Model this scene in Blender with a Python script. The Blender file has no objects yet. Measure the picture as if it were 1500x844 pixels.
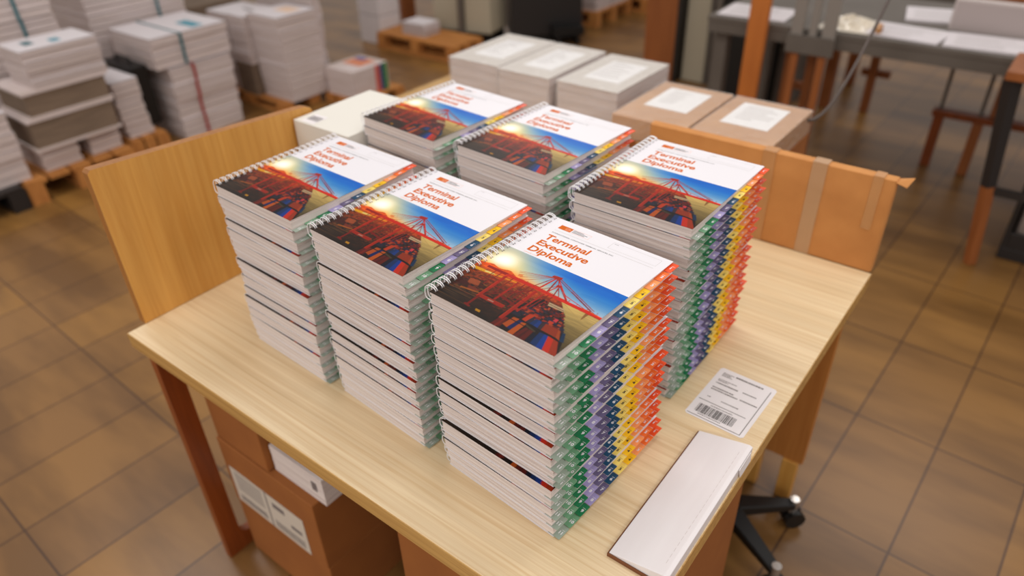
import bpy, math, random
import numpy as np
from mathutils import Vector, Matrix
random.seed(7)
rng = np.random.default_rng(7)
scn = bpy.context.scene
COL = scn.collection
FZ = -0.74            # floor height; the table top is z = 0

# ------------------------------------------------------------------ helpers
def lin(c):
    c = np.asarray(c, float) / 255.0
    return np.where(c <= 0.04045, c / 12.92, ((c + 0.055) / 1.055) ** 2.4)
def rgba(c):
    l = lin(c); return (float(l[0]), float(l[1]), float(l[2]), 1.0)

MATS = {}
def mat(name, col, rough=0.6, metal=0.0, spec=0.5, noise=None, bump=None, coat=0.0):
    """noise = (scale xyz, amount, second colour); bump = (scale, strength)"""
    if name in MATS: return MATS[name]
    m = bpy.data.materials.new(name); m.use_nodes = True
    nt = m.node_tree; b = nt.nodes['Principled BSDF']
    b.inputs['Base Color'].default_value = rgba(col)
    b.inputs['Roughness'].default_value = rough
    b.inputs['Metallic'].default_value = metal
    b.inputs['Specular IOR Level'].default_value = spec
    b.inputs['Coat Weight'].default_value = coat
    tc = nt.nodes.new('ShaderNodeTexCoord')
    if noise:
        sc, amt, c2 = noise
        mp = nt.nodes.new('ShaderNodeMapping'); mp.inputs['Scale'].default_value = sc
        nz = nt.nodes.new('ShaderNodeTexNoise'); nz.inputs['Scale'].default_value = 1.0
        nz.inputs['Detail'].default_value = 3.0
        rp = nt.nodes.new('ShaderNodeValToRGB')
        rp.color_ramp.elements[0].position = 0.5 - 0.5 * (1 - amt); rp.color_ramp.elements[0].color = rgba(c2)
        rp.color_ramp.elements[1].position = 0.5 + 0.5 * (1 - amt) * 0.6; rp.color_ramp.elements[1].color = rgba(col)
        nt.links.new(tc.outputs['Object'], mp.inputs['Vector'])
        nt.links.new(mp.outputs['Vector'], nz.inputs['Vector'])
        nt.links.new(nz.outputs['Fac'], rp.inputs['Fac'])
        nt.links.new(rp.outputs['Color'], b.inputs['Base Color'])
    if bump:
        sc, st = bump
        mp2 = nt.nodes.new('ShaderNodeMapping'); mp2.inputs['Scale'].default_value = sc
        n2 = nt.nodes.new('ShaderNodeTexNoise'); n2.inputs['Scale'].default_value = 1.0
        bp = nt.nodes.new('ShaderNodeBump'); bp.inputs['Strength'].default_value = st; bp.inputs['Distance'].default_value = 0.002
        nt.links.new(tc.outputs['Object'], mp2.inputs['Vector'])
        nt.links.new(mp2.outputs['Vector'], n2.inputs['Vector'])
        nt.links.new(n2.outputs['Fac'], bp.inputs['Height'])
        nt.links.new(bp.outputs['Normal'], b.inputs['Normal'])
    MATS[name] = m
    return m

class MB:
    """collects shapes, then links them as ONE mesh object"""
    def __init__(s): s.v = []; s.f = []; s.m = []
    def add(s, vs, fs, mi=0):
        o = len(s.v); s.v += [tuple(float(c) for c in v) for v in vs]
        s.f += [tuple(i + o for i in f) for f in fs]; s.m += [mi] * len(fs)
    def box(s, x0, x1, y0, y1, z0, z1, mi=0, M=None):
        vs = [(x0,y0,z0),(x1,y0,z0),(x1,y1,z0),(x0,y1,z0),(x0,y0,z1),(x1,y0,z1),(x1,y1,z1),(x0,y1,z1)]
        if M is not None: vs = [tuple(M @ Vector(v)) for v in vs]
        s.add(vs, [(0,3,2,1),(4,5,6,7),(0,1,5,4),(1,2,6,5),(2,3,7,6),(3,0,4,7)], mi)
    def prism(s, pts, z0, z1, mi=0):
        n = len(pts)
        s.add([(x,y,z0) for x,y in pts] + [(x,y,z1) for x,y in pts],
              [tuple(range(n-1,-1,-1)), tuple(range(n,2*n))] + [(i,(i+1)%n,n+(i+1)%n,n+i) for i in range(n)], mi)
    def tube(s, path, r, n=6, mi=0, closed=False):
        P = [Vector(p) for p in path]; L = len(P)
        rs = r if isinstance(r, (list, tuple)) else [r]*L
        vs = []; up = None
        for i, p in enumerate(P):
            t = (P[min(i+1,L-1)] - P[max(i-1,0)]).normalized()
            if up is None:
                up = Vector((0,0,1)) if abs(t.z) < 0.9 else Vector((1,0,0))
            a = t.cross(up).normalized(); b = a.cross(t).normalized(); up = b
            for k in range(n):
                q = 2*math.pi*k/n
                vs.append(p + (a*math.cos(q) + b*math.sin(q))*rs[i])
        fs = [(i*n+k, i*n+(k+1)%n, (i+1)*n+(k+1)%n, (i+1)*n+k) for i in range(L-1) for k in range(n)]
        fs += [tuple(range(n-1,-1,-1)), tuple(range((L-1)*n, L*n))]
        s.add(vs, fs, mi)
    def mesh(s, name, mats):
        me = bpy.data.meshes.new(name); me.from_pydata(s.v, [], s.f); me.update()
        for m in (mats if isinstance(mats, (list, tuple)) else [mats]): me.materials.append(m)
        me.polygons.foreach_set('material_index', s.m)
        return me
    def build(s, name, mats, parent=None, bevel=0.0, smooth=False, loc=None, rz=0.0):
        o = bpy.data.objects.new(name, s.mesh(name, mats)); COL.objects.link(o)
        if parent: o.parent = parent
        if bevel:
            b = o.modifiers.new('bevel', 'BEVEL'); b.width = bevel; b.segments = 2; b.limit_method = 'ANGLE'
        if smooth:
            for p in o.data.polygons: p.use_smooth = True
        if loc: o.location = loc
        o.rotation_euler.z = rz
        return o

def tag(o, label=None, cat=None, group=None, kind=None):
    if label: o['label'] = label
    if cat: o['category'] = cat
    if group: o['group'] = group
    if kind: o['kind'] = kind
    return o
def thing(name, label, cat, loc=(0,0,0), rz=0.0, group=None):
    o = bpy.data.objects.new(name, None); COL.objects.link(o)
    o.empty_display_size = 0.05
    o.location = loc; o.rotation_euler.z = rz
    return tag(o, label, cat, group)
def link(name, me, parent, loc=(0,0,0)):
    o = bpy.data.objects.new(name, me); COL.objects.link(o); o.parent = parent; o.location = loc
    return o

def text_geo(s, x0, x1, ybase, cap, z, bold=0.0, italic=0.0):
    """flat letter outlines as (verts, faces), stretched to span x0..x1 with the given capital height"""
    cu = bpy.data.curves.new('txt', 'FONT'); cu.body = s; cu.size = 1.0; cu.offset = bold*1.2; cu.resolution_u = 3; cu.shear = italic
    ob = bpy.data.objects.new('txt', cu); COL.objects.link(ob)
    dg = bpy.context.evaluated_depsgraph_get(); dg.update()
    me = ob.evaluated_get(dg).to_mesh()
    V = np.array([v.co[:] for v in me.vertices]); F = [tuple(p.vertices) for p in me.polygons]
    ob.evaluated_get(dg).to_mesh_clear()
    bpy.data.objects.remove(ob); bpy.data.curves.remove(cu)
    a, b = V[:,0].min(), V[:,0].max()
    capu = 0.729
    sx = (x1-x0)/(b-a) if x1 is not None else cap/capu
    V2 = np.stack([x0 + (V[:,0]-a)*sx, ybase + V[:,1]*cap/capu, np.full(len(V), z)], 1)
    return V2, F

# ------------------------------------------------------------------ materials
M_paper = mat('paper_edges', (236,226,220), 0.85, noise=((4,4,1100),0.62,(196,180,174)))
M_white = mat('cover_white', (232,229,233), 0.42, spec=0.25)
M_wire = mat('wire_white', (242,240,242), 0.35, spec=0.6)
M_orange = mat('title_orange', (204,98,22), 0.55, spec=0.1)
M_grey_ink = mat('ink_grey', (120,112,112), 0.5)
M_pale_ink = mat('ink_pale', (188,182,180), 0.5)
M_dark_ink = mat('ink_dark', (52,44,42), 0.5)
M_peach_ink = mat('ink_peach', (240,170,140), 0.5)
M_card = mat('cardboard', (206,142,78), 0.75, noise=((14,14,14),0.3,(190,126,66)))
M_card2 = mat('cardboard_dark_shaded', (156,94,40), 0.8, noise=((9,9,9),0.3,(140,82,34)))  # darker cardboard; the shade under the table is put into this colour
M_bead = mat('pale_carton', (226,222,213), 0.65)
M_kraft = mat('kraft_wrap', (196,142,84), 0.3, noise=((9,9,9),0.3,(180,124,68)), coat=0.35)
M_sheet = mat('white_board', (238,233,234), 0.6, noise=((30,4,4),0.3,(230,223,224)))
M_dark = mat('dark_metal', (38,34,33), 0.45)
M_black = mat('black_plastic', (16,15,15), 0.45)
M_grey = mat('grey_metal', (104,96,88), 0.5, noise=((5,5,5),0.4,(92,84,76)))
M_cab = mat('cabinet_beige', (182,172,150), 0.5)
M_legwood = mat('leg_wood', (158,92,44), 0.5, noise=((30,30,3),0.4,(136,76,34)))
M_pallet = mat('pallet_wood', (196,132,66), 0.8, noise=((8,30,8),0.4,(166,104,48)))
M_bundle = mat('bundle_paper', (214,200,198), 0.85, noise=((5,5,160),0.55,(196,180,172)))
M_bundle_top = mat('bundle_top', (222,215,218), 0.6)
M_greybox = mat('grey_board', (132,112,94), 0.85, noise=((6,6,50),0.4,(112,94,78)))
M_teal = mat('strap_teal', (40,105,115), 0.4)
M_red = mat('strap_red', (160,30,28), 0.4)
M_strapd = mat('strap_dark', (84,72,66), 0.4)
M_chrome = mat('castor_chrome', (190,185,180), 0.2, metal=0.8)
M_poster = mat('sheet_tint', (236,205,180), 0.5)

def film_mat():
    m = bpy.data.materials.new('clear_film'); m.use_nodes = True
    nt = m.node_tree; b = nt.nodes['Principled BSDF']
    b.inputs['Base Color'].default_value = (0.9,0.88,0.85,1); b.inputs['Roughness'].default_value = 0.14
    b.inputs['Specular IOR Level'].default_value = 0.9
    b.inputs['Alpha'].default_value = 0.2
    tc = nt.nodes.new('ShaderNodeTexCoord'); n = nt.nodes.new('ShaderNodeTexNoise'); n.inputs['Scale'].default_value = 26
    n.inputs['Detail'].default_value = 2; n.inputs['Distortion'].default_value = 1.2
    bp = nt.nodes.new('ShaderNodeBump'); bp.inputs['Strength'].default_value = 1.0; bp.inputs['Distance'].default_value = 0.012
    nt.links.new(tc.outputs['Object'], n.inputs['Vector']); nt.links.new(n.outputs['Fac'], bp.inputs['Height'])
    nt.links.new(bp.outputs['Normal'], b.inputs['Normal'])
    return m
M_film = film_mat()

def wood_mat(name, c1, c2, scale, axis='X', rough=0.38, dist=1.0):
    m = bpy.data.materials.new(name); m.use_nodes = True
    nt = m.node_tree; b = nt.nodes['Principled BSDF']; b.inputs['Roughness'].default_value = rough
    tc = nt.nodes.new('ShaderNodeTexCoord')
    mp = nt.nodes.new('ShaderNodeMapping'); mp.inputs['Scale'].default_value = scale
    nz = nt.nodes.new('ShaderNodeTexNoise'); nz.inputs['Scale'].default_value = 1.0; nz.inputs['Detail'].default_value = 5
    nz.inputs['Distortion'].default_value = dist; nz.inputs['Roughness'].default_value = 0.62
    rp = nt.nodes.new('ShaderNodeValToRGB')
    rp.color_ramp.elements[0].position = 0.33; rp.color_ramp.elements[0].color = rgba(c2)
    rp.color_ramp.elements[1].position = 0.62; rp.color_ramp.elements[1].color = rgba(c1)
    mp3 = nt.nodes.new('ShaderNodeMapping'); mp3.inputs['Scale'].default_value = tuple(k*0.18 for k in scale)
    n3 = nt.nodes.new('ShaderNodeTexNoise'); n3.inputs['Scale'].default_value = 1.0
    mx = nt.nodes.new('ShaderNodeMix'); mx.data_type = 'RGBA'; mx.blend_type = 'MULTIPLY'
    r2 = nt.nodes.new('ShaderNodeValToRGB'); r2.color_ramp.elements[0].color = (0.87,0.84,0.80,1); r2.color_ramp.elements[0].position = 0.35
    r2.color_ramp.elements[1].position = 0.65
    mx.inputs[0].default_value = 1.0
    L = nt.links.new
    L(tc.outputs['Object'], mp.inputs['Vector']); L(mp.outputs['Vector'], nz.inputs['Vector']); L(nz.outputs['Fac'], rp.inputs['Fac'])
    L(tc.outputs['Object'], mp3.inputs['Vector']); L(mp3.outputs['Vector'], n3.inputs['Vector']); L(n3.outputs['Fac'], r2.inputs['Fac'])
    L(rp.outputs['Color'], mx.inputs[6]); L(r2.outputs['Color'], mx.inputs[7]); L(mx.outputs[2], b.inputs['Base Color'])
    MATS[name] = m
    return m
M_top = wood_mat('beech_top', (240,218,180), (225,195,150), (2.2, 150, 150), dist=0.9)
M_topedge = wood_mat('beech_edge', (206,164,98), (178,134,74), (3.0, 95, 150))
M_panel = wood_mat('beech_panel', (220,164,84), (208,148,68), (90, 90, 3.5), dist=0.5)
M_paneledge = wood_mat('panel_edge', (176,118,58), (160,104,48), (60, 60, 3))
M_frame = wood_mat('frame_wood_shaded', (142,70,26), (120,56,20), (40, 40, 3))  # wood darkened: under-table shade is part of the colour

def floor_mat():
    m = bpy.data.materials.new('floor_tiles'); m.use_nodes = True
    nt = m.node_tree; b = nt.nodes['Principled BSDF']; b.inputs['Roughness'].default_value = 0.34
    tc = nt.nodes.new('ShaderNodeTexCoord')
    mp = nt.nodes.new('ShaderNodeMapping'); mp.vector_type = 'TEXTURE'
    mp.inputs['Rotation'].default_value = (0,0,math.radians(-2.2)); mp.inputs['Location'].default_value = (0.885-0.23*10, -0.13, 0)
    br = nt.nodes.new('ShaderNodeTexBrick')
    br.offset = 0.0; br.inputs['Scale'].default_value = 1.0
    br.inputs['Brick Width'].default_value = 0.23; br.inputs['Row Height'].default_value = 0.46
    br.inputs['Mortar Size'].default_value = 0.0035; br.inputs['Mortar Smooth'].default_value = 0.4
    br.inputs['Color1'].default_value = rgba((150,109,56)); br.inputs['Color2'].default_value = rgba((132,96,56))
    br.inputs['Mortar'].default_value = rgba((86,58,36))
    n = nt.nodes.new('ShaderNodeTexNoise'); n.inputs['Scale'].default_value = 1.0; n.inputs['Detail'].default_value = 4
    mp2 = nt.nodes.new('ShaderNodeMapping'); mp2.inputs['Scale'].default_value = (1.6,6.5,1)
    rp = nt.nodes.new('ShaderNodeValToRGB'); rp.color_ramp.elements[0].position = 0.38; rp.color_ramp.elements[0].color = (0.62,0.58,0.56,1)
    rp.color_ramp.elements[1].position = 0.62; rp.color_ramp.elements[1].color = (1.08,1.05,0.98,1)
    mx = nt.nodes.new('ShaderNodeMix'); mx.data_type = 'RGBA'; mx.blend_type = 'MULTIPLY'; mx.inputs[0].default_value = 0.9
    L = nt.links.new
    L(tc.outputs['Object'], mp.inputs['Vector']); L(mp.outputs['Vector'], br.inputs['Vector'])
    L(tc.outputs['Object'], mp2.inputs['Vector']); L(mp2.outputs['Vector'], n.inputs['Vector']); L(n.outputs['Fac'], rp.inputs['Fac'])
    L(br.outputs['Color'], mx.inputs[6]); L(rp.outputs['Color'], mx.inputs[7]); L(mx.outputs[2], b.inputs['Base Color'])
    return m

# ------------------------------------------------------------------ the setting
fl = MB(); fl.box(-14, 9, -5, 14, FZ-0.05, FZ)
tag(fl.build('floor', floor_mat()), kind='structure')

# ------------------------------------------------------------------ cover picture (harbour crane at sunset), millimetres
PW, PH = 216.0, 158.0
NX, NY = 810, 592
gx = (np.arange(NX)+0.5)*PW/NX; gy = (np.arange(NY)+0.5)*PH/NY
GX, GY = np.meshgrid(gx, gy)
def C(*c): return np.array(c, float)
def lerp(a, b, t): return a[None,None,:]*(1-t[...,None]) + b[None,None,:]*t[...,None]
def smooth_noise(sx, sy, seed):
    r = np.random.default_rng(seed)
    nx, ny = int(PW/sx)+3, int(PH/sy)+3
    g = r.random((ny, nx))
    fx = GX/sx; fy = GY/sy; ix = fx.astype(int); iy = fy.astype(int); tx = fx-ix; ty = fy-iy
    tx = tx*tx*(3-2*tx); ty = ty*ty*(3-2*ty)
    return (g[iy,ix]*(1-tx)+g[iy,ix+1]*tx)*(1-ty)+(g[iy+1,ix]*(1-tx)+g[iy+1,ix+1]*tx)*ty
ART = np.zeros((NY,NX,3))
tx = np.clip((GX-20)/150,0,1)
sky_hi = lerp(C(134,162,214), C(0,106,194), np.clip(tx*1.25,0,1))
sky_lo = lerp(C(255,232,150), C(176,190,200), tx)
v = np.clip((GY-98)/48,0,1); v = np.clip(v - 0.22*(1-tx) + 0.1*tx,0,1)
ART = sky_lo*(1-v[...,None]) + sky_hi*v[...,None]
d = np.hypot((GX-26)/1.15, (GY-122)*0.9)
g1 = np.exp(-(d/34)**2)[...,None]; ART = ART*(1-0.75*g1)+C(255,226,130)*0.75*g1
g2 = np.exp(-(d/19)**3)[...,None]; ART = ART*(1-g2)+C(255,254,246)*g2
st = smooth_noise(60,7,3)
ART = ART*(1-0.04*((st>0.5)*(GY>100))[...,None])+255*0.04*((st>0.5)*(GY>100))[...,None]
# ground
gr_t = np.clip(GY/96,0,1)
ground = lerp(C(44,24,12), C(196,78,16), gr_t**1.6)
nz = smooth_noise(9,4,5)*0.6+smooth_noise(3,1.7,6)*0.4
ground = ground*(0.45+1.1*nz[...,None])
streak = smooth_noise(45,1.6,8)
mleft = np.clip((60-GX)/30,0,1)*np.clip((46-GY)/20,0,1)
ground = ground*(1-mleft[...,None]) + (lerp(C(34,20,12), C(128,92,54), np.clip(streak*1.5-0.4,0,1)))*mleft[...,None]
hor = 97 + 5*smooth_noise(12,200,9) + 6*np.exp(-((GX-20)/14)**2)+7*np.exp(-((GX-52)/12)**2)
ART = np.where((GY<hor)[...,None], ground, ART)
haze = np.exp(-((GY-96)/13)**2)*np.exp(-((GX-50)/62)**2)
ART = ART*(1-0.75*haze[...,None])+C(240,110,12)*0.75*haze[...,None]
def mask_poly(pts):
    pts = np.array(pts, float); x0,y0 = pts.min(0); x1,y1 = pts.max(0)
    m = np.zeros((NY,NX),bool)
    i0,i1 = np.searchsorted(gx,[x0,x1]); j0,j1 = np.searchsorted(gy,[y0,y1])
    X = GX[j0:j1,i0:i1]; Y = GY[j0:j1,i0:i1]; ins = np.zeros(X.shape,bool)
    n = len(pts)
    for k in range(n):
        xa,ya = pts[k]; xb,yb = pts[(k+1)%n]
        if ya == yb: continue
        c = ((ya>Y)!=(yb>Y)) & (X < (xb-xa)*(Y-ya)/(yb-ya)+xa)
        ins ^= c
    m[j0:j1,i0:i1] = ins
    return m
def poly(pts, c, a=1.0):
    m = mask_poly(pts); ART[m] = ART[m]*(1-a)+C(*c)*a
def line(x0,y0,x1,y1,w,c,a=1.0,w1=None):
    w1 = w if w1 is None else w1
    dx,dy = x1-x0,y1-y0; L = math.hypot(dx,dy); nx,ny = -dy/L/2, dx/L/2
    poly([(x0+nx*w,y0+ny*w),(x1+nx*w1,y1+ny*w1),(x1-nx*w1,y1-ny*w1),(x0-nx*w,y0-ny*w)], c, a)
# yellow light band
line(0,84,38,87,7,(255,190,10),0.95,5); line(36,87,80,91,4,(255,176,20),0.85,2); line(24,86,40,87.5,3,(255,240,170),0.9,2)
# yard: small blocks
r_ = np.random.default_rng(12)
for k in range(520):
    x = r_.uniform(4,140); y = r_.uniform(28,90); s_ = 0.5+ (90-y)/45
    w = r_.uniform(2.5,6)*s_; h = r_.uniform(0.7,1.7)*s_
    f = 0.35+0.75*(y/90)
    c = [(190,52,16),(150,40,16),(214,96,30),(90,50,34),(70,44,36),(210,140,60),(54,36,40)][r_.integers(7)]
    poly([(x,y),(x+w,y+r_.uniform(-.4,.4)),(x+w-1,y+h),(x-1,y+h)], tuple(f*q for q in c), 0.75)
poly([(3,50),(22,52),(34,45),(14,40)],(84,20,14),0.9); poly([(20,60),(38,62),(42,52),(24,50)],(196,100,54),0.9)
poly([(30,46),(47,46),(50,38),(36,36)],(150,62,40),0.9); line(24,36,56,41,3.4,(206,120,30),0.85,2)
line(0,30,60,31,1.5,(150,112,62),0.7); line(0,22,55,24,1.3,(120,84,44),0.7); line(2,10,70,9,1.6,(112,76,36),0.7)
poly([(76,12),(84,12),(86,8),(78,8)],(222,160,20))
# water
wm = mask_poly([(150,98),(216,96),(216,0),(205,0),(196,44),(170,78)])
wt = np.clip(GY/97,0,1)**0.75
wat = lerp(C(50,38,16), C(226,196,122), wt)*(0.9+0.2*smooth_noise(14,1.0,22)[...,None])
ART[wm] = wat[wm]
g3 = (np.exp(-((GX-178)/22)**2-((GY-94)/12)**2)*0.6*wm)[...,None]; ART = ART*(1-g3)+C(250,214,130)*g3
poly([(193,95),(199,95),(198,84),(197,76),(195,84)],(150,96,44),0.8)
line(160,92,197,76,1.0,(200,166,100),0.7)
# ship
poly([(118,60),(130,84),(146,82),(168,80),(176,70),(195,44),(209,24),(219,0),(112,0),(108,24)],(34,14,10))
for k in range(260):
    y = r_.uniform(40,80); t = (80-y)/40
    x0, x1 = 138-24*t, 168+28*t*0.9
    x = r_.uniform(x0, x1); w = (2.2+4.5*t)*r_.uniform(.7,1.2); h = (1.6+2.6*t)
    c = [(200,54,16),(150,34,14),(120,30,16),(60,42,58),(30,50,90),(46,34,44),(214,90,36),(90,24,16)][r_.integers(8)]
    poly([(x,y),(x+w,y),(x+w-.3,y+h),(x-.3,y+h)], c, 0.9)
poly([(142,83),(168,83),(170,77),(145,76)],(206,178,140)); line(143,80,169,79,1,(120,80,50))
poly([(171,60),(176,60),(176,54),(171,54)],(240,70,84)); poly([(168,52),(175,52),(175,47),(168,47)],(224,70,26))
for pts,c in [
  ([(112,0),(113,23),(124,23),(126,2)],(120,26,8)), ([(118,0),(119,22),(122,22),(122,0)],(150,36,10)),
  ([(125,9),(127,29),(136,30),(134,7)],(206,96,18)), ([(134,7),(136.5,28),(143,29),(141,6)],(10,40,110)),
  ([(141,-1),(142,27),(149,28),(150,-4)],(216,104,14)), ([(150,-4),(153,24),(166,21),(169,-4)],(118,24,8)),
  ([(156,-4),(158,23),(160,23),(161,-4)],(92,18,8)), ([(170,-5),(168,19),(174,19),(180,-2)],(6,14,48)),
  ([(118,33),(122,45),(135,47),(132,33)],(46,40,62)), ([(138,32),(139,47),(147,50),(145,31)],(216,70,18)),
  ([(145,31),(147,47),(151,44),(151,31)],(60,50,70)), ([(151,31),(152,44),(157,44),(158,31)],(16,60,120)),
  ([(158,31),(157,44),(162,43),(165,30)],(20,70,150)), ([(165,30),(162,43),(168,43),(171,30)],(70,50,60)),
  ([(171,30),(168,44),(188,44),(195,29)],(176,62,20)), ([(195,29),(188,44),(192,43),(202,27)],(196,84,26)),
  ([(177,1),(173,26),(180,26),(187,0)],(8,58,120)), ([(187,0),(180,26),(186,26),(198,-2)],(0,72,170)),
  ([(198,-3),(186,26),(195,25),(209,-5)],(232,54,16)), ([(209,-5),(195,25),(203,24),(221,-4)],(190,62,14)),
  ([(203,26),(196,42),(200,43),(209,27)],(10,60,100))]:
    poly(pts, c)
line(150,30,200,27,1.6,(12,8,8)); line(113,24,168,22,1.5,(16,10,8)); line(138,32,120,50,1.2,(14,8,8)); line(150,26,168,22,2.6,(90,74,50))
# red cranes
R1,R2,R3 = (190,36,6),(150,24,6),(214,66,10)
line(0,99,58,100,4.5,(214,84,12),0.85,6)
line(18,98,110,98.5,5.5,R2,1,8); line(55,99,158,97,6,R1,1,6.5); line(150,97,217,94.5,6.5,(200,34,8),1,4.5); line(55,101.5,150,99.5,0.9,R3)
line(62,42,108,90,2.2,R2); line(81,54,115,48,4,R2); line(58,37,102,37,6.5,R1,1,6); line(58,40,102,40,1.2,R3); line(74,37,84,37,2.4,(220,190,170),0.8)
for x0,y0,x1,y1,w,c in [(56,98,58,34,5.5,R1),(54.5,98,56,34,1.2,R3),(59,36,60,12,4,R2),(55,12,66,10,3.4,R2),(80,93,81,42,3.4,R1),(90,95,91,50,2,R2),(98,96,99,56,1.8,R2),(112,92,115,16,6,R1),(110,92,112.5,18,1.3,R3),(105,95,106,40,2.2,R2),(125,94,122,40,2.8,R1),(131,95,128,48,2,R2),(138,95,134,56,1.6,R2),(46,96,44,60,1.8,R2),(36,95,35,66,1.4,R2),(68,96,69,52,1.6,R2)]:
    line(x0,y0,x1,y1,w,c)
line(82,72,112,74,1.8,R2); line(60,66,80,70,1.8,R2); line(100,62,126,64,1.6,R2); line(40,78,56,80,1.4,R2)
line(115,137,110,98,2.8,R1); line(117,136,125,97,2.4,R2); line(113,135,101,99,1.5,R2); line(119,133,160,98,1.8,R1); line(118,134,144,100,1.3,R2)
line(129,121,124,97,2,R1); line(130,121,137,97,2,R2); line(128,120,114,99,1.2,R2); line(130,121,150,108,1.3,R1); line(150,108,194,98,1.3,R1); line(131,120,158,98,1.2,R2)
line(117,137,200,103,1.3,(150,30,20)); line(116,134.5,197,100,1.3,(130,26,20)); line(150,121,205,98,0.9,(150,50,40))
for x,y,w in [(62,116,0.8),(64,113,0.9),(67,109,0.9),(72,105,1.0),(80,101,1.0)]: line(113,135,x,y,w,(176,62,30),0.85)
poly([(107,138),(121,140),(122,134),(118,131),(111,132),(106,134)],(160,36,14)); poly([(125,123),(133,123),(133,118),(125,118)],(166,40,14))
for k in range(26):
    x = r_.uniform(58,210); line(x,100,x+r_.uniform(-.6,.6),100+r_.uniform(1,4),0.8,(150,40,14),0.8)
# two kinds of crane cab
poly([(66,110),(72,112),(76,106),(68,105)],(214,120,60),0.7)
ART = ART*np.where(GY<94,0.84,1.0)[...,None]*np.where((GY<60),0.92,1.0)[...,None]
ART = 255*(np.clip(ART,0,255)/255)**1.16
lin_art = lin(ART)
def art_at(x, y, r=0.45):
    """linear colour of the print at arrays x, y (mm), box averaged"""
    k = 3
    pad = np.pad(lin_art, ((k//2,k//2),(k//2,k//2),(0,0)), mode='edge')
    box = sum(pad[i:i+NY, j:j+NX] for i in range(k) for j in range(k))/(k*k)
    ix = np.clip((x/PW*NX-0.5).round().astype(int),0,NX-1); iy = np.clip((y/PH*NY-0.5).round().astype(int),0,NY-1)
    return box[iy, ix]

def print_mat():
    m = bpy.data.materials.new('printed_cover'); m.use_nodes = True
    nt = m.node_tree; b = nt.nodes['Principled BSDF']; b.inputs['Roughness'].default_value = 0.38
    b.inputs['Specular IOR Level'].default_value = 0.2
    a = nt.nodes.new('ShaderNodeAttribute'); a.attribute_name = 'print'; a.attribute_type = 'GEOMETRY'
    nt.links.new(a.outputs['Color'], b.inputs['Base Color'])
    return m
M_print = print_mat()
BW, BH = 0.216, 0.272

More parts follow.
